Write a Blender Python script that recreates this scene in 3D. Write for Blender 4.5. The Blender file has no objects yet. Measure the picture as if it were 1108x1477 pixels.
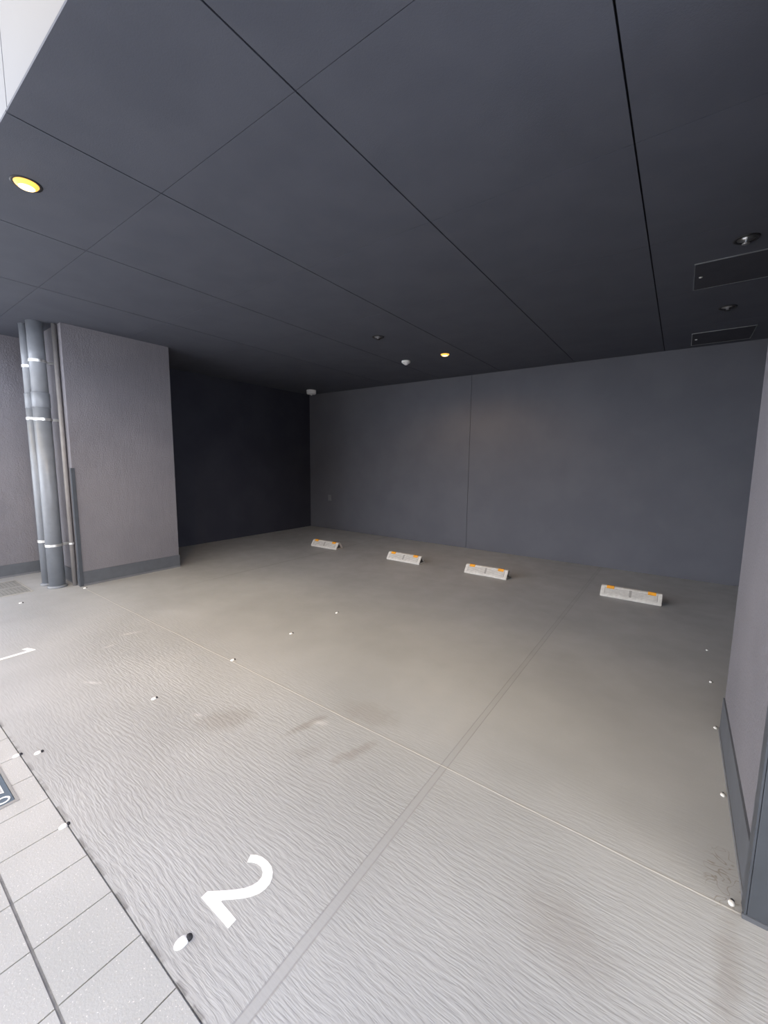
import bpy, bmesh, math, random
from mathutils import Vector, Matrix

C = bpy.context.scene
COL = C.collection
random.seed(7)

# ------------------------------------------------------------------ camera
cam_d = bpy.data.cameras.new('camera')
cam = bpy.data.objects.new('camera', cam_d)
COL.objects.link(cam)
R = (0.80934661, 0.5872281, 0.01101011)
U = (-0.08040445, 0.09220891, 0.99248811)
F = (-0.58180168, 0.80415215, -0.12184472)
m = Matrix.Identity(4)
for i in range(3):
    m[i][0], m[i][1], m[i][2] = R[i], U[i], -F[i]
m[0][3], m[1][3], m[2][3] = 0, 0, 1.5
cam.matrix_world = m
cam_d.sensor_fit = 'HORIZONTAL'
cam_d.sensor_width = 36
cam_d.lens = 587.3333 * 36 / 1108
cam_d.clip_start = 0.02
C.camera = cam

# ------------------------------------------------------------------ world
SKY_STRENGTH = 1.7
WARM = (1.0, 0.66, 0.33)
w = bpy.data.worlds.new('sky')
C.world = w
w.use_nodes = True
nt = w.node_tree
nt.nodes.clear()
tc = nt.nodes.new('ShaderNodeTexCoord')
sx = nt.nodes.new('ShaderNodeSeparateXYZ')
rp = nt.nodes.new('ShaderNodeValToRGB')
# warm hazy horizon, bluer overhead
stops_ = [(0.0, (3.7, 3.95, 4.5)), (.28, (3.2, 3.35, 3.65)), (.48, (1.5, 1.56, 1.68)), (.72, (2.4, 1.84, .98)), (.82, (.75, .84, .95)), (.90, (.12, .50, 1.35)), (1.0, (.08, .48, 1.50))]
cr = rp.color_ramp
cr.elements[0].position, cr.elements[0].color = stops_[0][0], (*stops_[0][1], 1)
cr.elements[1].position, cr.elements[1].color = stops_[-1][0], (*stops_[-1][1], 1)
for p_, c_ in stops_[1:-1]:
    e_ = cr.elements.new(p_)
    e_.color = (*c_, 1)
bg = nt.nodes.new('ShaderNodeBackground')
bg.inputs['Strength'].default_value = SKY_STRENGTH
wo = nt.nodes.new('ShaderNodeOutputWorld')
nt.links.new(tc.outputs['Generated'], sx.inputs[0])
nt.links.new(sx.outputs['Z'], rp.inputs[0])
nt.links.new(rp.outputs[0], bg.inputs[0])
nt.links.new(bg.outputs[0], wo.inputs[0])

# sun low over the left end of the building, grazing past the facade: the parking
# floor lies in the building's shade, the lane in front of it is sunlit
SUN_DIR = Vector((-.75, .40, .53)).normalized()
sun_d = bpy.data.lights.new('sun', 'SUN')
sun_d.energy = 21.0
sun_d.color = (1.0, .99, .97)
sun_d.angle = math.radians(.6)
sun = bpy.data.objects.new('sun', sun_d)
COL.objects.link(sun)
sun.location = SUN_DIR * 30
sun.rotation_euler = SUN_DIR.to_track_quat('Z', 'Y').to_euler()

# ------------------------------------------------------------------ view
C.view_settings.view_transform = 'Standard'
C.view_settings.look = 'None'
C.view_settings.gamma = 1
C.view_settings.exposure = 0.13
C.view_settings.use_curve_mapping = False
C.cycles.max_bounces = 10
C.cycles.diffuse_bounces = 6

# ------------------------------------------------------------------ measures
H = 2.977          # ceiling
YB = 6.624         # back wall
YE = 0.613         # front edge of the ceiling
XL, XR = -6.90, 1.55
XPL, XPR = -5.628, 0.304   # faces of the two pillars
YP0, YP1 = 1.69, 2.86      # pillars run from ... to ... in depth
YA = 0.463         # where the paving meets the concrete


# ------------------------------------------------------------------ node helpers
class NM:
    def __init__(self, name, rough=0.7, spec=0.3, metal=0.0):
        self.m = bpy.data.materials.new(name)
        self.m.use_nodes = True
        self.t = self.m.node_tree
        self.b = self.t.nodes['Principled BSDF']
        self.b.inputs['Roughness'].default_value = rough
        self.b.inputs['Specular IOR Level'].default_value = spec
        self.b.inputs['Metallic'].default_value = metal

    def n(self, kind, **kw):
        nd = self.t.nodes.new(kind)
        for k, v in kw.items():
            setattr(nd, k, v)
        return nd

    def put(self, sock, v):
        if isinstance(v, bpy.types.NodeSocket):
            self.t.links.new(v, sock)
        elif v is not None:
            sock.default_value = v

    def math(self, op, a, b=None, c=None, clamp=False):
        nd = self.n('ShaderNodeMath', operation=op)
        nd.use_clamp = clamp
        self.put(nd.inputs[0], a)
        if b is not None:
            self.put(nd.inputs[1], b)
        if c is not None:
            self.put(nd.inputs[2], c)
        return nd.outputs[0]

    def step(self, v, a, b, lo=0.0, hi=1.0):
        nd = self.n('ShaderNodeMapRange', interpolation_type='SMOOTHSTEP')
        self.put(nd.inputs[0], v)
        for i, x in enumerate((a, b, lo, hi)):
            nd.inputs[i + 1].default_value = x
        return nd.outputs[0]

    def mix(self, f, a, b, blend='MIX'):
        nd = self.n('ShaderNodeMix', data_type='RGBA', blend_type=blend)
        self.put(nd.inputs[0], f)
        self.put(nd.inputs[6], a if isinstance(a, bpy.types.NodeSocket) else (*a, 1))
        self.put(nd.inputs[7], b if isinstance(b, bpy.types.NodeSocket) else (*b, 1))
        return nd.outputs[2]

    def pos(self):
        return self.n('ShaderNodeTexCoord').outputs['Object']

    def scale(self, v, s):
        nd = self.n('ShaderNodeMapping')
        self.put(nd.inputs[0], v)
        nd.inputs['Scale'].default_value = s
        return nd.outputs[0]

    def noise(self, v, scale, detail=3.0, rough=0.55, dist=0.0):
        nd = self.n('ShaderNodeTexNoise')
        self.put(nd.inputs['Vector'], v)
        nd.inputs['Scale'].default_value = scale
        nd.inputs['Detail'].default_value = detail
        nd.inputs['Roughness'].default_value = rough
        nd.inputs['Distortion'].default_value = dist
        return nd.outputs[0]

    def bump(self, h, dist, strength=1.0):
        nd = self.n('ShaderNodeBump')
        self.put(nd.inputs['Height'], h)
        nd.inputs['Distance'].default_value = dist
        nd.inputs['Strength'].default_value = strength
        self.t.links.new(nd.outputs[0], self.b.inputs['Normal'])

    def color(self, c):
        self.put(self.b.inputs['Base Color'], c if isinstance(c, bpy.types.NodeSocket) else (*c, 1))


def textured(name, a, b, scale, rough, bumpd=0.0, bscale=None, spec=0.3, metal=0.0):
    k = NM(name, rough, spec, metal)
    p = k.pos()
    k.color(k.mix(k.step(k.noise(p, scale), 0.3, 0.7), a, b))
    if bumpd:
        k.bump(k.noise(p, bscale or scale, 4.0, 0.6), bumpd)
    return k.m


def floor_mat():
    k = NM('concrete', 0.55, 0.35)
    p = k.pos()
    s = k.n('ShaderNodeSeparateXYZ')
    k.put(s.inputs[0], p)
    x, y = s.outputs[0], s.outputs[1]
    # colour: broad cloudiness and fine grain
    c = k.mix(k.step(k.noise(p, 1.1, 4.0), 0.3, 0.7), (0.365, 0.37, 0.375), (0.435, 0.44, 0.445))
    c = k.mix(k.math('MULTIPLY', k.noise(p, 90, 2.0), 0.25), c, (0.34, 0.335, 0.33))

    def ell(cx, cy, rx, ry, rot=0.0, soft=0.5, wob=0.35):
        ca, sa = math.cos(rot), math.sin(rot)
        dx = k.math('SUBTRACT', x, cx)
        dy = k.math('SUBTRACT', y, cy)
        u = k.math('DIVIDE', k.math('ADD', k.math('MULTIPLY', dx, ca), k.math('MULTIPLY', dy, sa)), rx)
        v = k.math('DIVIDE', k.math('SUBTRACT', k.math('MULTIPLY', dy, ca), k.math('MULTIPLY', dx, sa)), ry)
        d = k.math('SQRT', k.math('ADD', k.math('MULTIPLY', u, u), k.math('MULTIPLY', v, v)))
        d = k.math('ADD', d, k.math('MULTIPLY', k.math('SUBTRACT', k.noise(p, 14, 3.0), 0.5), wob * 2))
        return k.step(d, 1.0 + soft * 0.2, 1.0 - soft, 0.0, 1.0)

    def stain(c, mask, amt, col=(0.27, 0.25, 0.23)):
        return k.mix(k.math('MULTIPLY', mask, amt), c, col)
    c = stain(c, ell(-2.03, 1.26, .20, .12, 0.9, .7), .42)
    c = stain(c, ell(-1.40, 1.80, .24, .13, 0.2, .7), .38)
    c = stain(c, ell(-1.62, 1.50, .16, .035, 1.35, .8, .8), .6)
    c = stain(c, ell(-1.25, 1.50, .17, .04, 1.2, .8, .8), .55)
    c = stain(c, ell(-1.45, 1.36, .11, .05, 1.0, .8, .8), .26)
    c = stain(c, ell(-0.20, 1.28, .20, .16, -0.5, .8), .34)
    c = stain(c, ell(0.235, 1.46, .24, .045, 1.45, .8, .7), .45)
    # a hard-edged drip outline by the right pillar
    cl = k.math('ABSOLUTE', k.math('SUBTRACT', k.noise(p, 16, 1.0, .5, 1.2), 0.5))
    cl = k.step(cl, 0.035, 0.008)
    c = stain(c, k.math('MULTIPLY', cl, ell(0.245, 1.80, .06, .18, 0.0, .4)), .6, (.22, .19, .14))
    # seams of the slab: a thin trowelled line along x and a wider smooth strip along y
    ay = k.math('ABSOLUTE', k.math('SUBTRACT', y, k.math('ADD', 1.681, k.math('MULTIPLY', k.noise(p, 2.5, 1.0), .012))))
    ax = k.math('ABSOLUTE', k.math('SUBTRACT', x, -0.835))
    ax2 = k.math('ABSOLUTE', k.math('SUBTRACT', x, -4.70))
    l1 = k.step(ay, .006, .001)
    l1b = k.math('MULTIPLY', k.step(k.math('ABSOLUTE', k.math('SUBTRACT', ay, .009)), .006, .001), .6)
    s2 = k.step(ax, .020, .015)
    l2 = k.math('MULTIPLY', k.step(k.math('ABSOLUTE', k.math('SUBTRACT', ax, .017)), .005, .001), .55)
    l3 = k.math('MULTIPLY', k.step(ax2, .03, .01), k.step(y, 2.2, 2.9))
    c = k.mix(k.math('MULTIPLY', s2, .22), c, (.33, .33, .335))
    c = k.mix(l2, c, (.27, .265, .26))
    c = k.mix(k.math('MULTIPLY', l1b, .35), c, (.30, .28, .25))
    c = k.mix(k.math('MULTIPLY', l1, .45), c, (.72, .70, .66))
    c = k.mix(k.math('MULTIPLY', l3, .35), c, (.26, .255, .25))
    # dirt gathered along the paving edge
    ed = k.math('MULTIPLY', k.step(y, YA + .022, YA + .004), k.step(k.noise(k.scale(p, (6, 1, 1)), 1.5, 3.0), .47, .56))
    c = k.mix(k.math('MULTIPLY', ed, .75), c, (.17, .165, .165))
    # old scuffs
    for sc in ((-3.1, .95, .09, .018, .5), (-2.2, 1.18, .05, .02, .4), (-3.75, 1.46, .10, .025, 1.2), (-3.62, 1.24, .05, .02, 1.6), (-1.57, 1.56, .06, .03, .6)):
        c = k.mix(k.math('MULTIPLY', ell(*sc, .9, .8), .35), c, (.75, .74, .72))
    k.color(c)
    # relief: broom ripples across the front apron, fading inward
    warp = k.n('ShaderNodeVectorMath', operation='MULTIPLY_ADD')
    nz = k.n('ShaderNodeTexNoise')
    k.put(nz.inputs['Vector'], p)
    nz.inputs['Scale'].default_value = 3.0
    k.put(warp.inputs[0], nz.outputs['Color'])
    warp.inputs[1].default_value = (0.0, 0.04, 0)
    k.put(warp.inputs[2], p)
    rip = k.noise(k.scale(warp.outputs[0], (13, 84, 1)), 1.0, 2.5, .55, .15)
    rip = k.step(rip, .30, .70)
    fine = k.noise(k.scale(warp.outputs[0], (9, 120, 1)), 1.0, 2.0)
    amp = k.step(y, 2.1, 1.1, .10, 1.0)
    left = k.step(k.math('SUBTRACT', x, k.math('MULTIPLY', y, -1.9)), -2.2, -.7, .22, 1.0)
    notstrip = k.math('SUBTRACT', 1.0, k.math('MULTIPLY', s2, .85))
    amp = k.math('MULTIPLY', k.math('MULTIPLY', amp, left), notstrip)
    h = k.math('MULTIPLY', k.math('ADD', rip, k.math('MULTIPLY', fine, .35)), amp)
    h = k.math('ADD', h, k.math('MULTIPLY', k.noise(p, 60, 3.0), .16))
    h = k.math('ADD', h, k.math('MULTIPLY', l1, .9))
    h = k.math('SUBTRACT', h, k.math('MULTIPLY', l2, 1.2))
    k.bump(h, 0.0012, 1.0)
    k.put(k.b.inputs['Roughness'], k.step(k.noise(p, 5, 3.0), .3, .7, .42, .62))
    return k.m


def tile_mat():
    k = NM('paving_stone', 0.75, 0.3)
    p = k.pos()
    c = k.mix(k.step(k.noise(p, 2.0, 2.0), .3, .7), (.42, .425, .423), (.475, .477, .475))
    c = k.mix(k.math('MULTIPLY', k.step(k.noise(p, 95, 2.5, .65), .50, .68), .45), c, (.45, .44, .42))
    c = k.mix(k.math('MULTIPLY', k.step(k.noise(p, 150, 2.0, .6), .62, .72), .7), c, (.82, .80, .76))
    k.color(c)
    k.bump(k.noise(p, 140, 2.0), .0012)
    return k.m


def stucco_mat(name, a, b):
    k = NM(name, 0.8, 0.35)
    p = k.pos()
    c = k.mix(k.step(k.noise(p, 1.3, 3.0), .3, .7), a, b)
    c = k.mix(k.math('MULTIPLY', k.step(k.noise(p, 230, 2.0), .62, .75), .5), c, (.34, .31, .28))
    k.color(c)
    h = k.math('ADD', k.noise(p, 70, 4.0, .6), k.math('MULTIPLY', k.noise(k.scale(p, (1, 1, .35)), 14, 3.0), .8))
    k.bump(h, .006)
    return k.m


def plain(name, c, rough=.6, spec=.3, metal=0.0):
    return textured(name, tuple(v * .92 for v in c), tuple(v * 1.06 for v in c), 8.0, rough, spec=spec, metal=metal)


def emit(name, c, strength):
    mt = bpy.data.materials.new(name)
    mt.use_nodes = True
    b = mt.node_tree.nodes['Principled BSDF']
    b.inputs['Base Color'].default_value = (*c, 1)
    b.inputs['Emission Color'].default_value = (*c, 1)
    b.inputs['Emission Strength'].default_value = strength
    return mt


M = {}
M['floor'] = floor_mat()
M['tile'] = tile_mat()
M['joint'] = textured('paving_joint', (.20, .20, .20), (.28, .275, .27), 30, .9)
M['asphalt'] = textured('road_asphalt', (.20, .20, .205), (.28, .28, .285), 40, .9)
M['ceiling'] = textured('ceiling_board', (.084, .090, .113), (.094, .100, .124), 3, .75, .0008, 160, .25)
M['opposite'] = plain('sky_blocker_render', (.20, .19, .19), .9, .1)
M['groove'] = plain('dark_groove', (.012, .012, .014), .9, .1)
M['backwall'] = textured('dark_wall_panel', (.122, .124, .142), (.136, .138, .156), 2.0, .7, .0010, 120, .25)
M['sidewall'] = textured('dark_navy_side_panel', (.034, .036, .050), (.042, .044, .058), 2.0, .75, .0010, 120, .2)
M['stucco'] = stucco_mat('grey_brown_stucco', (.180, .174, .194), (.208, .200, .220))
M['skirt'] = plain('skirting_grey', (.105, .113, .13), .55)
M['skirtlip'] = plain('skirting_lip', (.17, .175, .19), .5)
M['guard'] = plain('guard_grey', (.060, .068, .082), .45, .4)
M['facade'] = textured('white_facade_panel', (.146, .152, .172), (.157, .163, .181), 1.5, .5)
M['pipe'] = plain('pipe_grey', (.20, .215, .24), .35, .5)
M['pipeline_upper'] = plain('pipe_grey_pale', (.25, .265, .29), .35, .5)
M['conduit'] = plain('conduit_paint', (.25, .235, .23), .5, .4)
M['steel'] = plain('steel_band', (.72, .72, .70), .3, .5, .85)
M['alu'] = plain('aluminium', (.55, .56, .57), .35, .5, .9)
M['white'] = plain('white_plastic', (.88, .88, .87), .4, .4)
M['black'] = plain('black_plastic', (.02, .02, .022), .45, .4)
M['stop'] = textured('pale_recycled_plastic', (.60, .57, .52), (.70, .67, .62), 25, .55, .0006, 90)
M['stopgroove'] = plain('stop_groove', (.34, .32, .29), .8)
M['hole'] = plain('stop_hole', (.10, .095, .09), .9)
M['orange'] = plain('orange_reflector', (.95, .42, .04), .25, .6)
M['paint'] = textured('white_road_paint', (.86, .86, .85), (.93, .93, .92), 60, .5, .0005, 120)
M['grate'] = plain('grate_grey', (.28, .28, .27), .6, .3)
M['slot'] = plain('grate_slot', (.21, .21, .205), .8)
M['drainframe'] = plain('drain_frame', (.40, .39, .37), .6)
M['bluegrey'] = plain('blue_grey_lid', (.085, .12, .165), .45, .4)
M['rim'] = plain('lid_rim', (.30, .30, .30), .5, .4, .3)
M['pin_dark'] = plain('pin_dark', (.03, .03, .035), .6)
M['hatch'] = plain('hatch_board', (.055, .057, .070), .7, .25)
M['switch'] = plain('switch_plate', (.20, .20, .21), .4, .4)
M['lamp'] = emit('warm_lamp', (1.0, .74, .36), 2.6)
M['lamp_rim'] = emit('warm_lamp_rim', (1.0, .50, .09), 1.15)


# ------------------------------------------------------------------ mesh helpers
def box(bm, x0, y0, z0, x1, y1, z1, bevel=0.0, mat=0):
    v = [bm.verts.new(c) for c in ((x0, y0, z0), (x1, y0, z0), (x1, y1, z0), (x0, y1, z0),
                                   (x0, y0, z1), (x1, y0, z1), (x1, y1, z1), (x0, y1, z1))]
    fs = [bm.faces.new([v[i] for i in q]) for q in ((0, 3, 2, 1), (4, 5, 6, 7), (0, 1, 5, 4), (1, 2, 6, 5), (2, 3, 7, 6), (3, 0, 4, 7))]
    for f in fs:
        f.material_index = mat
    if bevel:
        es = list({e for f in fs for e in f.edges})
        r = bmesh.ops.bevel(bm, geom=es, offset=bevel, segments=2, affect='EDGES', profile=.5)
        for f in r['faces']:
            f.material_index = mat
    return fs


def lathe(bm, prof, n=32, cx=0, cy=0, mat=0, smooth=True, caps=True):
    """prof: list of (radius, z)"""
    rings = []
    for r, z in prof:
        if r < 1e-6:
            rings.append([bm.verts.new((cx, cy, z))])
        else:
            rings.append([bm.verts.new((cx + r * math.cos(2 * math.pi * i / n), cy + r * math.sin(2 * math.pi * i / n), z)) for i in range(n)])
    for a, b in zip(rings, rings[1:]):
        for i in range(n):
            j = (i + 1) % n
            if len(a) == 1 and len(b) == 1:
                continue
            if len(a) == 1:
                f = bm.faces.new((a[0], b[j], b[i]))
            elif len(b) == 1:
                f = bm.faces.new((a[i], a[j], b[0]))
            else:
                f = bm.faces.new((a[i], a[j], b[j], b[i]))
            f.material_index = mat
            f.smooth = smooth
    for r in ((rings[0], rings[-1]) if caps else ()):
        if len(r) > 1:
            try:
                f = bm.faces.new(r)
                f.material_index = mat
            except ValueError:
                pass


def obj(name, bm, mats, parent=None, loc=(0, 0, 0), rotz=0.0, auto=False):
    bmesh.ops.recalc_face_normals(bm, faces=bm.faces)
    me = bpy.data.meshes.new(name)
    bm.to_mesh(me)
    bm.free()
    for k in (mats if isinstance(mats, (list, tuple)) else [mats]):
        me.materials.append(M[k])
    o = bpy.data.objects.new(name, me)
    COL.objects.link(o)
    o.location = loc
    o.rotation_euler = (0, 0, rotz)
    if parent:
        o.parent = parent
    return o


def tag(o, label, cat, group=None):
    o['label'] = label
    o['category'] = cat
    if group:
        o['group'] = group
    return o


def thing(name, label, cat, loc=(0, 0, 0), rotz=0.0, group=None):
    o = bpy.data.objects.new(name, None)
    COL.objects.link(o)
    o.empty_display_size = .05
    o.location = loc
    o.rotation_euler = (0, 0, rotz)
    return tag(o, label, cat, group)


def struct(name, bm, mats, label=None, cat=None):
    o = obj(name, bm, mats)
    o['kind'] = 'structure'
    if label:
        o['label'] = label
        o['category'] = cat
    return o


def dup(root, loc, rotz=None, label=None, group=None):
    r = root.copy()
    COL.objects.link(r)
    r.location = loc
    if rotz is not None:
        r.rotation_euler = (0, 0, rotz)
    if label:
        r['label'] = label
    if group:
        r['group'] = group
    for ch in list(root.children):
        c = ch.copy()
        COL.objects.link(c)
        c.parent = r
        for g in list(ch.children):
            d = g.copy()
            COL.objects.link(d)
            d.parent = c
    return r


def bx(*a, bevel=0.0):
    bm = bmesh.new()
    box(bm, *a, bevel=bevel)
    return bm


# ------------------------------------------------------------------ setting
# concrete slab
bm = bmesh.new()
box(bm, -9.0, YA + .004, -.2, 5.0, YB + .2, 0)
struct('floor', bm, 'floor', 'grey concrete parking floor with broom ripples near the front', 'floor')

# paving in front of the garage: stone tiles with real joints
bm = bmesh.new()
P = .2217
box(bm, -10.0, -4.2, -.2, 6.0, YA + .003, -.006, mat=1)
XJ = -2.824 - 40 * P
hole = (-3.10, .10, -2.248, .383)     # opening for the service cover
rows = [YA - .001, .246]
while rows[-1] > -4.0:
    rows.append(rows[-1] - .3)
for r0, r1 in zip(rows, rows[1:]):
    ga, gb = .002, .002
    y1 = r0 - (.000 if r0 == rows[0] else .0045)
    y0 = r1 + .0045
    i = 0
    while True:
        x0 = XJ + i * P + .0022
        x1 = x0 + P - .0044
        i += 1
        if x0 > 5.5:
            break
        pieces = [(x0, y0, x1, y1)]
        if x1 > hole[0] and x0 < hole[2] and y1 > hole[1] and y0 < hole[3]:
            pieces = []
            if x0 < hole[0]:
                pieces.append((x0, y0, hole[0], y1))
            if x1 > hole[2]:
                pieces.append((hole[2], y0, x1, y1))
            xa, xb = max(x0, hole[0]), min(x1, hole[2])
            if y1 > hole[3]:
                pieces.append((xa, hole[3], xb, y1))
            if y0 < hole[1]:
                pieces.append((xa, y0, xb, hole[1]))
        for q in pieces:
            box(bm, q[0], q[1], -.03, q[2], q[3], 0, mat=0)
struct('floor_paving', bm, ['tile', 'joint'], 'pale speckled stone paving in front of the parking floor', 'paving')

bm = bx(-40, -30, -.25, 40, -4.2, -.05)
struct('floor_road', bm, 'asphalt', 'asphalt road in front of the building', 'road')

# unseen house block across the lane, added to cut the low sky light
bm = bx(-3.2, -16, -.1, 14, -7.0, 5.0)
struct('wall_sky_blocker', bm, 'opposite', 'plain wall of an unseen house, added across the lane to cut low sky light', 'wall')

# ceiling: boards with open grooves below a dark backing
bm = bmesh.new()
xs = [XL - .1, -4.66, -3.57, -2.476, -1.378, -.295, .79, XR + .1]
ys = [YE, 1.264, 2.358, 3.452, 4.546, 5.640, YB + .1]
for i in range(len(xs) - 1):
    for j in range(len(ys) - 1):
        gx, gy = .0042, .0016
        x0 = xs[i] + (gx if i else 0)
        x1 = xs[i + 1] - (gx if i < len(xs) - 2 else 0)
        y0 = ys[j] + (gy if j else 0)
        y1 = ys[j + 1] - (gy if j < len(ys) - 2 else 0)
        box(bm, x0, y0, H, x1, y1, H + .012, mat=0)
box(bm, xs[0], YE + .01, H + .012, xs[-1], YB + .1, H + .2, mat=1)
struct('ceiling', bm, ['ceiling', 'groove'], 'dark ceiling of square boards over the parking bays', 'ceiling')

# back wall: two panels and a seam
bm = bmesh.new()
box(bm, XL - .1, YB, 0, -2.990, YB + .012, H, mat=0)
box(bm, -2.984, YB, 0, XR + .1, YB + .012, H, mat=0)
box(bm, XL - .1, YB + .012, 0, XR + .1, YB + .2, H, mat=1)
struct('wall_back', bm, ['backwall', 'groove'], 'dark back wall with one vertical seam', 'wall')

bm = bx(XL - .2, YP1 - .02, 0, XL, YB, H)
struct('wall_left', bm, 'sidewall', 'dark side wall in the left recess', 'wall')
bm = bx(XR, YP1 - .02, 0, XR + .2, YB, H)
struct('wall_right', bm, 'backwall', 'dark side wall in the right recess', 'wall')
bm = bx(XL - .2, YE, 0, -6.78, YP0 + .02, H)
struct('wall_outer', bm, 'stucco', 'grey-brown stucco side wall behind the pipes', 'wall')


def pillar(name, x0, x1, label):
    struct(name, bx(x0, YP0, 0, x1, YP1, H), 'stucco', label, 'pillar')


pillar('wall_pillar_left', -6.92, XPL, 'left grey-brown stucco pillar beside the pipes')
pillar('wall_pillar_right', XPR, XR + .2, 'right grey-brown stucco pillar at the picture edge')


def skirting(name, segs, label):
    bm = bmesh.new()
    for s in segs:
        box(bm, *s, mat=0)
    for s in segs:     # paler lip along the floor
        x0, y0, z0, x1, y1, z1 = s
        e = .004
        box(bm, x0 - e, y0 - e, 0, x1 + e, y1 + e, .022, mat=1)
    struct(name, bm, ['skirt', 'skirtlip'], label, 'baseboard')


t = .008
skirting('baseboard_left', [(XPL - .002, YP0 - t, 0, XPL + t, YP1 + t, .172), (-6.77, YP0 - t, 0, XPL + t, YP0 + .002, .172)],
         'dark grey skirting round the left pillar')
skirting('baseboard_right', [(XPR - t, YP0 - t, 0, XPR + .002, YP1 + t, .205), (XPR - t, YP0 - t, 0, XR + .2, YP0 + .002, .205)],
         'dark grey skirting round the right pillar')
skirting('baseboard_outer', [(-6.782, YE, 0, -6.772, YP0 - t, .16)], 'dark grey skirting on the wall behind the pipes')

# white facade above the opening
bm = bmesh.new()
fx = [-7.12, -4.80, -2.463, -.14, 2.18, 4.5]
for a, b in zip(fx, fx[1:]):
    box(bm, a + .004, YE + .001, H + .0122, b - .004, YE + .03, H + 6, mat=0)
box(bm, fx[0], YE + .03, H + .2, fx[-1], YB + 2.5, H + 6, mat=0)
box(bm, fx[0], YE + .012, H + .02, fx[-1], YE + .03, H + 6, mat=1)
struct('wall_front', bm, ['facade', 'joint'], 'white panelled facade above the parking opening', 'wall')

# ------------------------------------------------------------------ objects
# corner guards
def guard(label, x, y, sx, h, base, L=.052):
    r = thing('corner_guard', label, 'corner guard', (x, y, 0))
    bm = bmesh.new()
    th = .007
    # sx = +1: the pillar lies towards +x of the corner
    xa = -th if sx > 0 else -L + th
    xb = L - th if sx > 0 else th
    box(bm, xa, -th - .008, 0, xb, -.008, h, .002)
    x0, x1 = (-th - .008, -.008) if sx > 0 else (.008, th + .008)
    box(bm, x0, -th - .008, 0, x1, L - th, h, .002)
    obj('guard_angle', bm, 'guard', r)
    if base:
        bm = bmesh.new()
        box(bm, xa - .012 if sx > 0 else xa, -th - .012, 0, xb if sx > 0 else xb + .012, -.008, .016)
        obj('guard_foot', bm, 'skirt', r)
    return r


guard('dark steel corner guard on the left pillar beside the pipes', XPL, YP0, -1, 1.393, False, .030)
guard('tall dark grey corner guard on the right pillar', XPR, YP0, 1, 1.50, True)


# pipes
def tube(name, r, z0, z1, mat, parent, x=0, y=0):
    bm = bmesh.new()
    lathe(bm, [(r, z0), (r, z1)], 40, x, y)
    return obj(name, bm, mat, parent)


def ring(name, r, z, hgt, mat, parent, lug=None):
    bm = bmesh.new()
    lathe(bm, [(r - .004, z - hgt / 2), (r + .0025, z - hgt / 2), (r + .0025, z + hgt / 2), (r - .004, z + hgt / 2)], 40, smooth=False)
    if lug:
        lx, ly, L = lug
        bmx = bmesh.new()
        d = Vector((lx, ly, 0)).normalized()
        n = Vector((-d.y, d.x, 0))
        vs = []
        for zz in (z - hgt / 2, z + hgt / 2):
            for a, b in ((r * .9, -.004), (r + L, -.004), (r + L, .004), (r * .9, .004)):
                p = d * a + n * b
                vs.append(bm.verts.new((p.x, p.y, zz)))
        for q in ((0, 1, 2, 3), (7, 6, 5, 4), (0, 4, 5, 1), (1, 5, 6, 2), (2, 6, 7, 3), (3, 7, 4, 0)):
            bm.faces.new([vs[i] for i in q])
        bmx.free()
    return obj(name, bm, mat, parent)


def pipe(label, x, y, r, bands, socket, lug):
    t_ = thing('drain_pipe', label, 'pipe', (x, y, 0), 0, 'grey pipes in the corner by the left pillar')
    tube('pipe_shaft', r, .0, socket, 'pipe', t_)
    tube('upper_pipe', r * .95, socket - .02, H, 'pipeline_upper', t_)
    bm = bmesh.new()
    lathe(bm, [(r + .0005, socket - .16), (r + .003, socket - .155), (r + .003, socket), (r * .95 + .001, socket + .004)], 40)
    obj('pipe_socket', bm, 'pipe', t_)
    bm = bmesh.new()
    lathe(bm, [(r + .018, 0), (r + .018, .010), (r + .014, .018), (r + .004, .024), (r, .026)], 40)
    obj('floor_flange', bm, 'pipe', t_)
    for z in bands:
        rr = r if z < socket else r * .95
        ring('pipe_band', rr + .004, z, .028, 'steel', t_, lug)
    return t_


PX, PY, PR = -5.840, 1.520, .080
pipe('thick grey drain pipe standing nearest, with steel bands', PX, PY, PR, (.50, 1.93, 2.56), 2.22, (0, 1, .10))
pipe('slimmer grey drain pipe half hidden behind the thick one', -6.036, 1.484, .058, (.53, 1.945, 2.52), 2.22, (0, 1, .06))
cd = thing('conduit', 'thin painted conduit between the drain pipes and the left pillar edge', 'conduit', (-5.735, YP0 - .030, 0))
tube('conduit_tube', .022, .0, H, 'conduit', cd)
ring('pipe_band', .025, .51, .022, 'steel', cd)


# floor drain cover by the left wall
fd = thing('drain_cover', 'flat grey two-panel drain cover in the concrete by the left wall', 'drain cover', (-6.19, 1.14, 0))
fd.rotation_euler = (0, 0, math.radians(0))
bm = bmesh.new()
W, D = .335, .145
box(bm, -W - .02, -D - .015, 0, W + .02, -D, .005)
box(bm, -W - .02, D, 0, W + .02, D + .015, .005)
box(bm, -W - .02, -D, 0, -W, D, .005)
box(bm, W, -D, 0, W + .02, D, .005)
obj('drain_frame', bm, 'drainframe', fd)
for sx_ in (-1, 1):
    bm = bmesh.new()
    a, b = (.016, W - .003) if sx_ > 0 else (-W + .003, -.016)
    box(bm, a, -D + .003, 0, b, D - .003, .004, mat=0)
    nsl = 8
    for i in range(nsl):
        yy = -D + .03 + i * (2 * D - .06) / (nsl - 1)
        box(bm, a + .03, yy - .003, .003, b - .03, yy + .003, .0042, mat=1)
    obj('drain_panel', bm, ['grate', 'slot'], fd)

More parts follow.
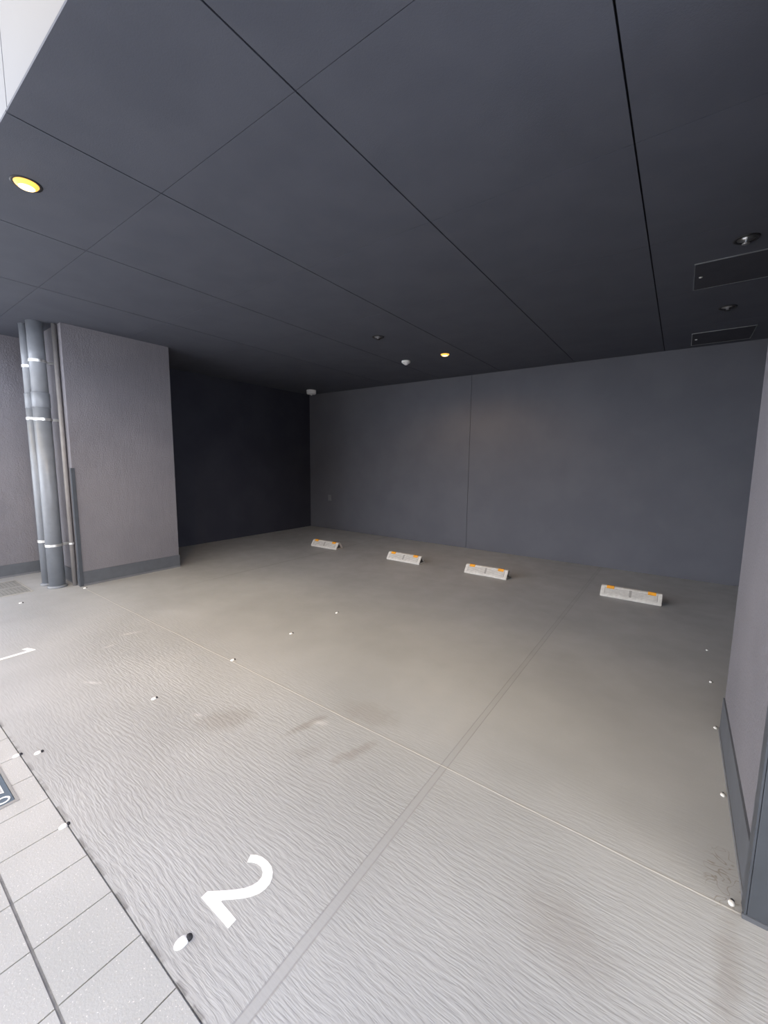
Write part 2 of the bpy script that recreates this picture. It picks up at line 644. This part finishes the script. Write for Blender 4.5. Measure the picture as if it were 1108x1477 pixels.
# service cover in the paving, lower left
sc = thing('service_cover', 'blue-grey service cover set in the pale paving at the left picture edge', 'cover', (-2.674, .2415, 0))
bm = bmesh.new()
hx, hy = .426, .1415
box(bm, -hx, hy - .010, -.03, hx, hy, .003)
box(bm, -hx, -hy, -.03, hx, -hy + .010, .003)
box(bm, hx - .016, -hy + .0101, -.03, hx, hy - .0101, .003)
box(bm, -hx, -hy + .0101, -.03, -hx + .016, hy - .0101, .003)
obj('cover_frame', bm, 'rim', sc)
obj('cover_lid', bx(-hx + .018, -hy + .012, -.03, hx - .018, hy - .012, .0005), 'bluegrey', sc)
bm = bmesh.new()
ix0, ix1, iy0, iy1 = -.30, .322, -.088, .112
vs = [(ix0, iy0), (ix1 - .05, iy0), (ix1 - .05, iy0 + .10), (ix1, iy1), (ix0, iy1)]
f0 = bm.faces.new([bm.verts.new((a, b, .0008)) for a, b in vs])
r_ = bmesh.ops.extrude_face_region(bm, geom=[f0])
for v in r_['geom']:
    if isinstance(v, bmesh.types.BMVert):
        v.co.z = .0026
ins = bmesh.ops.inset_region(bm, faces=[f for f in bm.faces if f.calc_center_median().z > .0025], thickness=.008)
for f in ins['faces']:
    f.material_index = 1
obj('cover_inlay', bm, ['tile', 'white'], sc)
bm = bmesh.new()
lathe(bm, [(.017, .0005), (.017, .003), (.024, .003), (.024, .0005)], 40, smooth=False, caps=False)
q = obj('lifting_ring', bm, 'white', sc, (.374, .098, 0))


# painted bay numbers
def paint(name, pts, label):
    bm = bmesh.new()
    f = bm.faces.new([bm.verts.new((x, y, .0004)) for x, y in pts])
    r = bmesh.ops.extrude_face_region(bm, geom=[f])
    for v in r['geom']:
        if isinstance(v, bmesh.types.BMVert):
            v.co.z = .0018
    bmesh.ops.triangulate(bm, faces=[f for f in bm.faces if len(f.verts) > 4])
    tag(obj(name, bm, 'paint'), label, 'painted number')


two_out = [(-1.216, .833), (-1.198, .846), (-1.172, .854), (-1.142, .856), (-1.114, .851), (-1.094, .841), (-1.079, .826), (-1.069, .807),
           (-1.067, .786), (-1.072, .764), (-1.085, .742), (-1.104, .720), (-1.130, .697), (-1.156, .675), (-1.155, .670), (-1.065, .668),
           (-1.064, .637), (-1.222, .637), (-1.223, .661), (-1.200, .680), (-1.173, .702), (-1.150, .723), (-1.129, .744), (-1.115, .766),
           (-1.109, .787), (-1.112, .805), (-1.124, .819), (-1.144, .827), (-1.167, .826), (-1.186, .818), (-1.201, .807)]
paint('painted_number', two_out, 'white number 2 painted on the concrete in the foreground')
paint('painted_number', [(-4.028, .637), (-3.992, .637), (-3.999, .868), (-4.022, .868), (-4.096, .838), (-4.096, .806), (-4.032, .826)],
      'white number 1 painted on the concrete, cut by the left picture edge')


# marker pins along the bay lines
def pin():
    r = thing('marker_pin', '', 'marker pin')
    bm = bmesh.new()
    lathe(bm, [(.0, .012), (.007, .0115), (.013, .009), (.0165, .004), (.0175, .0)], 24)
    for v in bm.verts:
        v.co.y *= 1.35
    obj('pin_head', bm, 'white', r)
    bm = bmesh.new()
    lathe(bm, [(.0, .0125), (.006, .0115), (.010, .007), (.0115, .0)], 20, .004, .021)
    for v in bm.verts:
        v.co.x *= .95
    obj('pin_dark_end', bm, 'pin_dark', r)  # dark piece at the far end of the white head
    return r


line_mid = [(-2.55, .523), (-2.577, 1.105), (-2.628, 1.700), (-2.646, 2.290), (-2.665, 2.900)]
line_right = [(.272, 1.705), (.276, 2.296), (.281, 2.894), (.289, 3.517), (.292, 4.127)]
pins = [
    (-1.145, .528, 'white marker pin in the concrete below the painted number 2'),
    (-2.61, .452, 'white marker pin at the paving edge nearest the blue-grey cover'),
    (-1.934, .452, 'white marker pin on a paving joint at the concrete edge, right of the blue-grey cover'),
    (-2.55, .523, 'first marker pin of the middle bay line, just inside the paving edge'),
    (-2.577, 1.105, 'second marker pin of the middle bay line, left of the dark round stain'),
    (-2.628, 1.700, 'third marker pin of the middle bay line, on the pale slab seam'),
    (-2.646, 2.290, 'fourth marker pin of the middle bay line, beyond the pale slab seam'),
    (-2.665, 2.900, 'farthest visible marker pin of the middle bay line'),
    (.262, 1.712, 'marker pin in the curly stain at the foot of the right corner guard'),
    (.276, 2.296, 'marker pin beside the skirting halfway along the right pillar'),
    (.281, 2.894, 'marker pin by the far end of the right pillar skirting'),
    (.289, 3.517, 'marker pin just beyond the right pillar'),
    (.292, 4.127, 'farthest marker pin of the right bay line'),
    (-5.45, 1.10, 'marker pin near the flat grey drain cover at left'),
    (-5.52, 1.69, 'marker pin at the foot of the left corner guard'),
]
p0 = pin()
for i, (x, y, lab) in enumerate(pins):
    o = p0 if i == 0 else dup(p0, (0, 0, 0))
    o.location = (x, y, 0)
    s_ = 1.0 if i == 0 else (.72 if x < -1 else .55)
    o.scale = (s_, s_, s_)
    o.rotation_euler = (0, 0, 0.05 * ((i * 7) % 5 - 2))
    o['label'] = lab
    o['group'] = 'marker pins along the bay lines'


# wheel stops
def wheel_stop():
    r = thing('wheel_stop', '', 'wheel stop')
    Lh = .295
    bm = bmesh.new()
    prof = [(0, 0), (0, .022), (.062, .108), (.072, .113), (.108, .113), (.118, .108), (.180, .022), (.180, 0)]
    a = [bm.verts.new((-Lh, y, z)) for y, z in prof]
    b = [bm.verts.new((Lh, y, z)) for y, z in prof]
    n = len(prof)
    for i in range(n):
        j = (i + 1) % n
        bm.faces.new((a[i], a[j], b[j], b[i]))
    ea = bm.faces.new(a)
    eb = bm.faces.new(list(reversed(b)))
    bmesh.ops.recalc_face_normals(bm, faces=bm.faces)
    # hollow recess in both ends
    for f in (ea, eb):
        bmesh.ops.inset_region(bm, faces=[f], thickness=.022)
        d = 1 if f.calc_center_median().x < 0 else -1
        e = bmesh.ops.extrude_face_region(bm, geom=[f])
        vs = [v for v in e['geom'] if isinstance(v, bmesh.types.BMVert)]
        for v in vs:
            v.co.x += d * .03
        for g in e['geom']:
            if isinstance(g, bmesh.types.BMFace):
                g.material_index = 1
        bmesh.ops.delete(bm, geom=[f], context='FACES_ONLY')
    bmesh.ops.bevel(bm, geom=[e for e in bm.edges if abs(abs(e.verts[0].co.x) - Lh) < 1e-5 and abs(abs(e.verts[1].co.x) - Lh) < 1e-5 and len(e.link_faces) == 2 and e.calc_face_angle(0) > .8],
                    offset=.004, segments=2, affect='EDGES')
    obj('stop_body', bm, ['stop', 'hole'], r)
    # slope frame: u along the slope from (0,.022) to (.062,.108)
    d = Vector((0, .062, .086)); sl = d.length; d.normalize()
    nrm = Vector((0, -d.z, d.y))

    def slab(bm, x0, x1, s0, s1, h0, h1):
        vs = []
        for h_ in (h0, h1):
            for x_, s_ in ((x0, s0), (x1, s0), (x1, s1), (x0, s1)):
                p = Vector((x_, 0, .022)) + d * s_ + nrm * h_
                vs.append(bm.verts.new(p))
        for q in ((0, 3, 2, 1), (4, 5, 6, 7), (0, 1, 5, 4), (1, 2, 6, 5), (2, 3, 7, 6), (3, 0, 4, 7)):
            bm.faces.new([vs[i] for i in q])
    bm = bmesh.new()
    for k_ in range(5):       # raised ribs on the sloping front, split at the centre
        s0 = .018 + k_ * .0165
        for xa, xb in ((-.250, -.012), (.012, .250)):
            slab(bm, xa, xb, s0, s0 + .010, -.002, .0035)
    obj('front_ribs', bm, 'stop', r)
    bm = bmesh.new()
    slab(bm, -.256, .256, .015, .097, -.001, .0006)
    obj('ribbed_recess', bm, 'stopgroove', r)
    for xc in (-.200, .200):
        bm = bmesh.new()
        slab(bm, xc - .038, xc + .038, sl - .024, sl + .004, -.003, .006)
        box(bm, xc - .038, .060, .106, xc + .038, .090, .118, .002)
        obj('reflector', bm, 'orange', r)
    for xc in (-.10, .10):
        bm = bmesh.new()
        lathe(bm, [(.013, .112), (.013, .1155), (.009, .1175), (0, .1175)], 20, xc, .095)
        obj('anchor_bolt', bm, 'alu', r)
    return r


stops = [(-4.945, 5.035, 0.03, 'pale wheel stop farthest left, deepest in the dark corner'),
         (-3.305, 5.055, 0.0, 'pale wheel stop second from the left, left of the wall seam'),
         (-2.010, 5.085, 0.0, 'pale wheel stop third from the left, just right of the wall seam'),
         (-.345, 5.150, 0.0, 'pale wheel stop farthest right, near the floor strip and right pillar')]
ws = wheel_stop()
for i, (x, y, rz, lab) in enumerate(stops):
    o = ws if i == 0 else dup(ws, (0, 0, 0))
    o.location = (x, y, 0)
    o.rotation_euler = (0, 0, rz)
    o['label'] = lab
    o['group'] = 'wheel stops at the back of the bays'


# ceiling devices -----------------------------------------------------------
def downlight(label, x, y, r, watts):
    t_ = thing('downlight', label, 'ceiling light', (x, y, H), 0, 'lit warm downlights')
    bm = bmesh.new()
    lathe(bm, [(r, -.002), (r + .012, -.004), (r + .014, -.001), (r + .014, .0)], 40)
    obj('light_trim', bm, 'black', t_)
    bm = bmesh.new()
    lathe(bm, [(0, -.026), (r * .35, -.025), (r * .66, -.020)], 32)
    obj('light_lens', bm, 'lamp', t_)
    bm = bmesh.new()
    lathe(bm, [(r * .66, -.020), (r * .88, -.011), (r, -.001)], 32, caps=False)
    obj('lens_rim', bm, 'lamp_rim', t_)
    ld = bpy.data.lights.new('downlight_glow', 'SPOT')
    ld.energy = watts
    ld.color = WARM
    ld.spot_size = math.radians(165)
    ld.spot_blend = .5
    ld.shadow_soft_size = .05
    lo = bpy.data.objects.new('lamp_light', ld)
    COL.objects.link(lo)
    lo.parent = t_
    lo.location = (0, 0, -.034)
    return t_


downlight('glowing warm downlight near the front edge of the ceiling at left', -2.999, .801, .056, 120)
downlight('glowing warm downlight over the bays near the back wall', -2.748, 5.186, .060, 45)

sd = thing('smoke_detector', 'white smoke detector on the ceiling left of the back downlight', 'smoke detector', (-3.394, 5.20, H))
bm = bmesh.new()
lathe(bm, [(.062, 0), (.066, -.012), (.064, -.026), (.050, -.036)], 36)
obj('detector_base', bm, 'white', sd)
bm = bmesh.new()
lathe(bm, [(.050, -.034), (.036, -.046), (.020, -.058), (0, -.062)], 36)
obj('detector_dome', bm, 'white', sd)

sn = thing('ceiling_sensor', 'white round ceiling sensor in the far left corner', 'sensor', (-6.40, 6.20, H))
bm = bmesh.new()
lathe(bm, [(.098, 0), (.100, -.015), (.098, -.068), (.086, -.082), (.0, -.084)], 40)
obj('sensor_body', bm, 'white', sn)
bm = bmesh.new()
lathe(bm, [(.018, -.083), (.017, -.098), (.010, -.108), (0, -.110)], 24)
obj('sensor_eye', bm, 'white', sn)


def sprinkler(label, x, y, shiny):
    t_ = thing('ceiling_fitting', label, 'ceiling fitting', (x, y, H))
    bm = bmesh.new()
    lathe(bm, [(.050, -.001), (.054, -.006), (.066, -.008), (.070, -.003), (.070, 0)], 36)
    obj('fitting_ring', bm, 'black', t_)
    bm = bmesh.new()
    lathe(bm, [(.0, -.026), (.010, -.026), (.012, -.010), (.050, -.003)], 28)
    obj('fitting_core', bm, 'alu' if shiny else 'switch', t_)
    bm = bmesh.new()
    lathe(bm, [(.0, -.034), (.021, -.034), (.021, -.030), (.004, -.028)], 24)
    obj('fitting_disc', bm, 'alu' if shiny else 'black', t_)
    return t_


sprinkler('small dark round ceiling fitting in front of the smoke detector', -3.045, 4.05, False)
sprinkler('small round metal ceiling fitting beside the nearer access hatch', .226, 3.70, True)
sprinkler('small dark round ceiling fitting between the two access hatches', .234, 5.14, False)


def hatch(label, x, y, W, D):
    t_ = thing('access_hatch', label, 'access hatch', (x, y, H), 0, 'metal framed ceiling hatches')
    bm = bmesh.new()
    w_ = .007
    box(bm, 0, 0, -.006, W, w_, 0)
    box(bm, 0, D - w_, -.006, W, D, 0)
    box(bm, 0, w_, -.006, w_, D - w_, 0)
    box(bm, W - w_, w_, -.006, W, D - w_, 0)
    obj('hatch_frame', bm, 'alu', t_)
    obj('hatch_panel', bx(w_ + .003, w_ + .003, -.005, W - w_ - .003, D - w_ - .003, -.0005), 'hatch', t_)
    bm = bmesh.new()
    lathe(bm, [(0, -.010), (.010, -.009), (.013, -.005)], 20, .045, D / 2)
    obj('hatch_lock', bm, 'white', t_)
    return t_


hatch('nearer metal framed access hatch in the ceiling at right', -.040, 3.94, .555, .555)
hatch('farther metal framed access hatch beside the back wall', -.023, 5.93, .555, .555)

# small plate on the back wall
sw = thing('outlet_plate', 'small grey outlet plate low on the back wall in the left corner', 'outlet', (-6.285, YB, .695))
bm = bmesh.new()
box(bm, -.045, -.012, -.065, .045, 0, .065, .003)
obj('plate', bm, 'switch', sw)
bm = bmesh.new()
box(bm, -.025, -.018, -.045, .020, -.010, .045, .002)
obj('outlet_cover', bm, 'switch', sw)
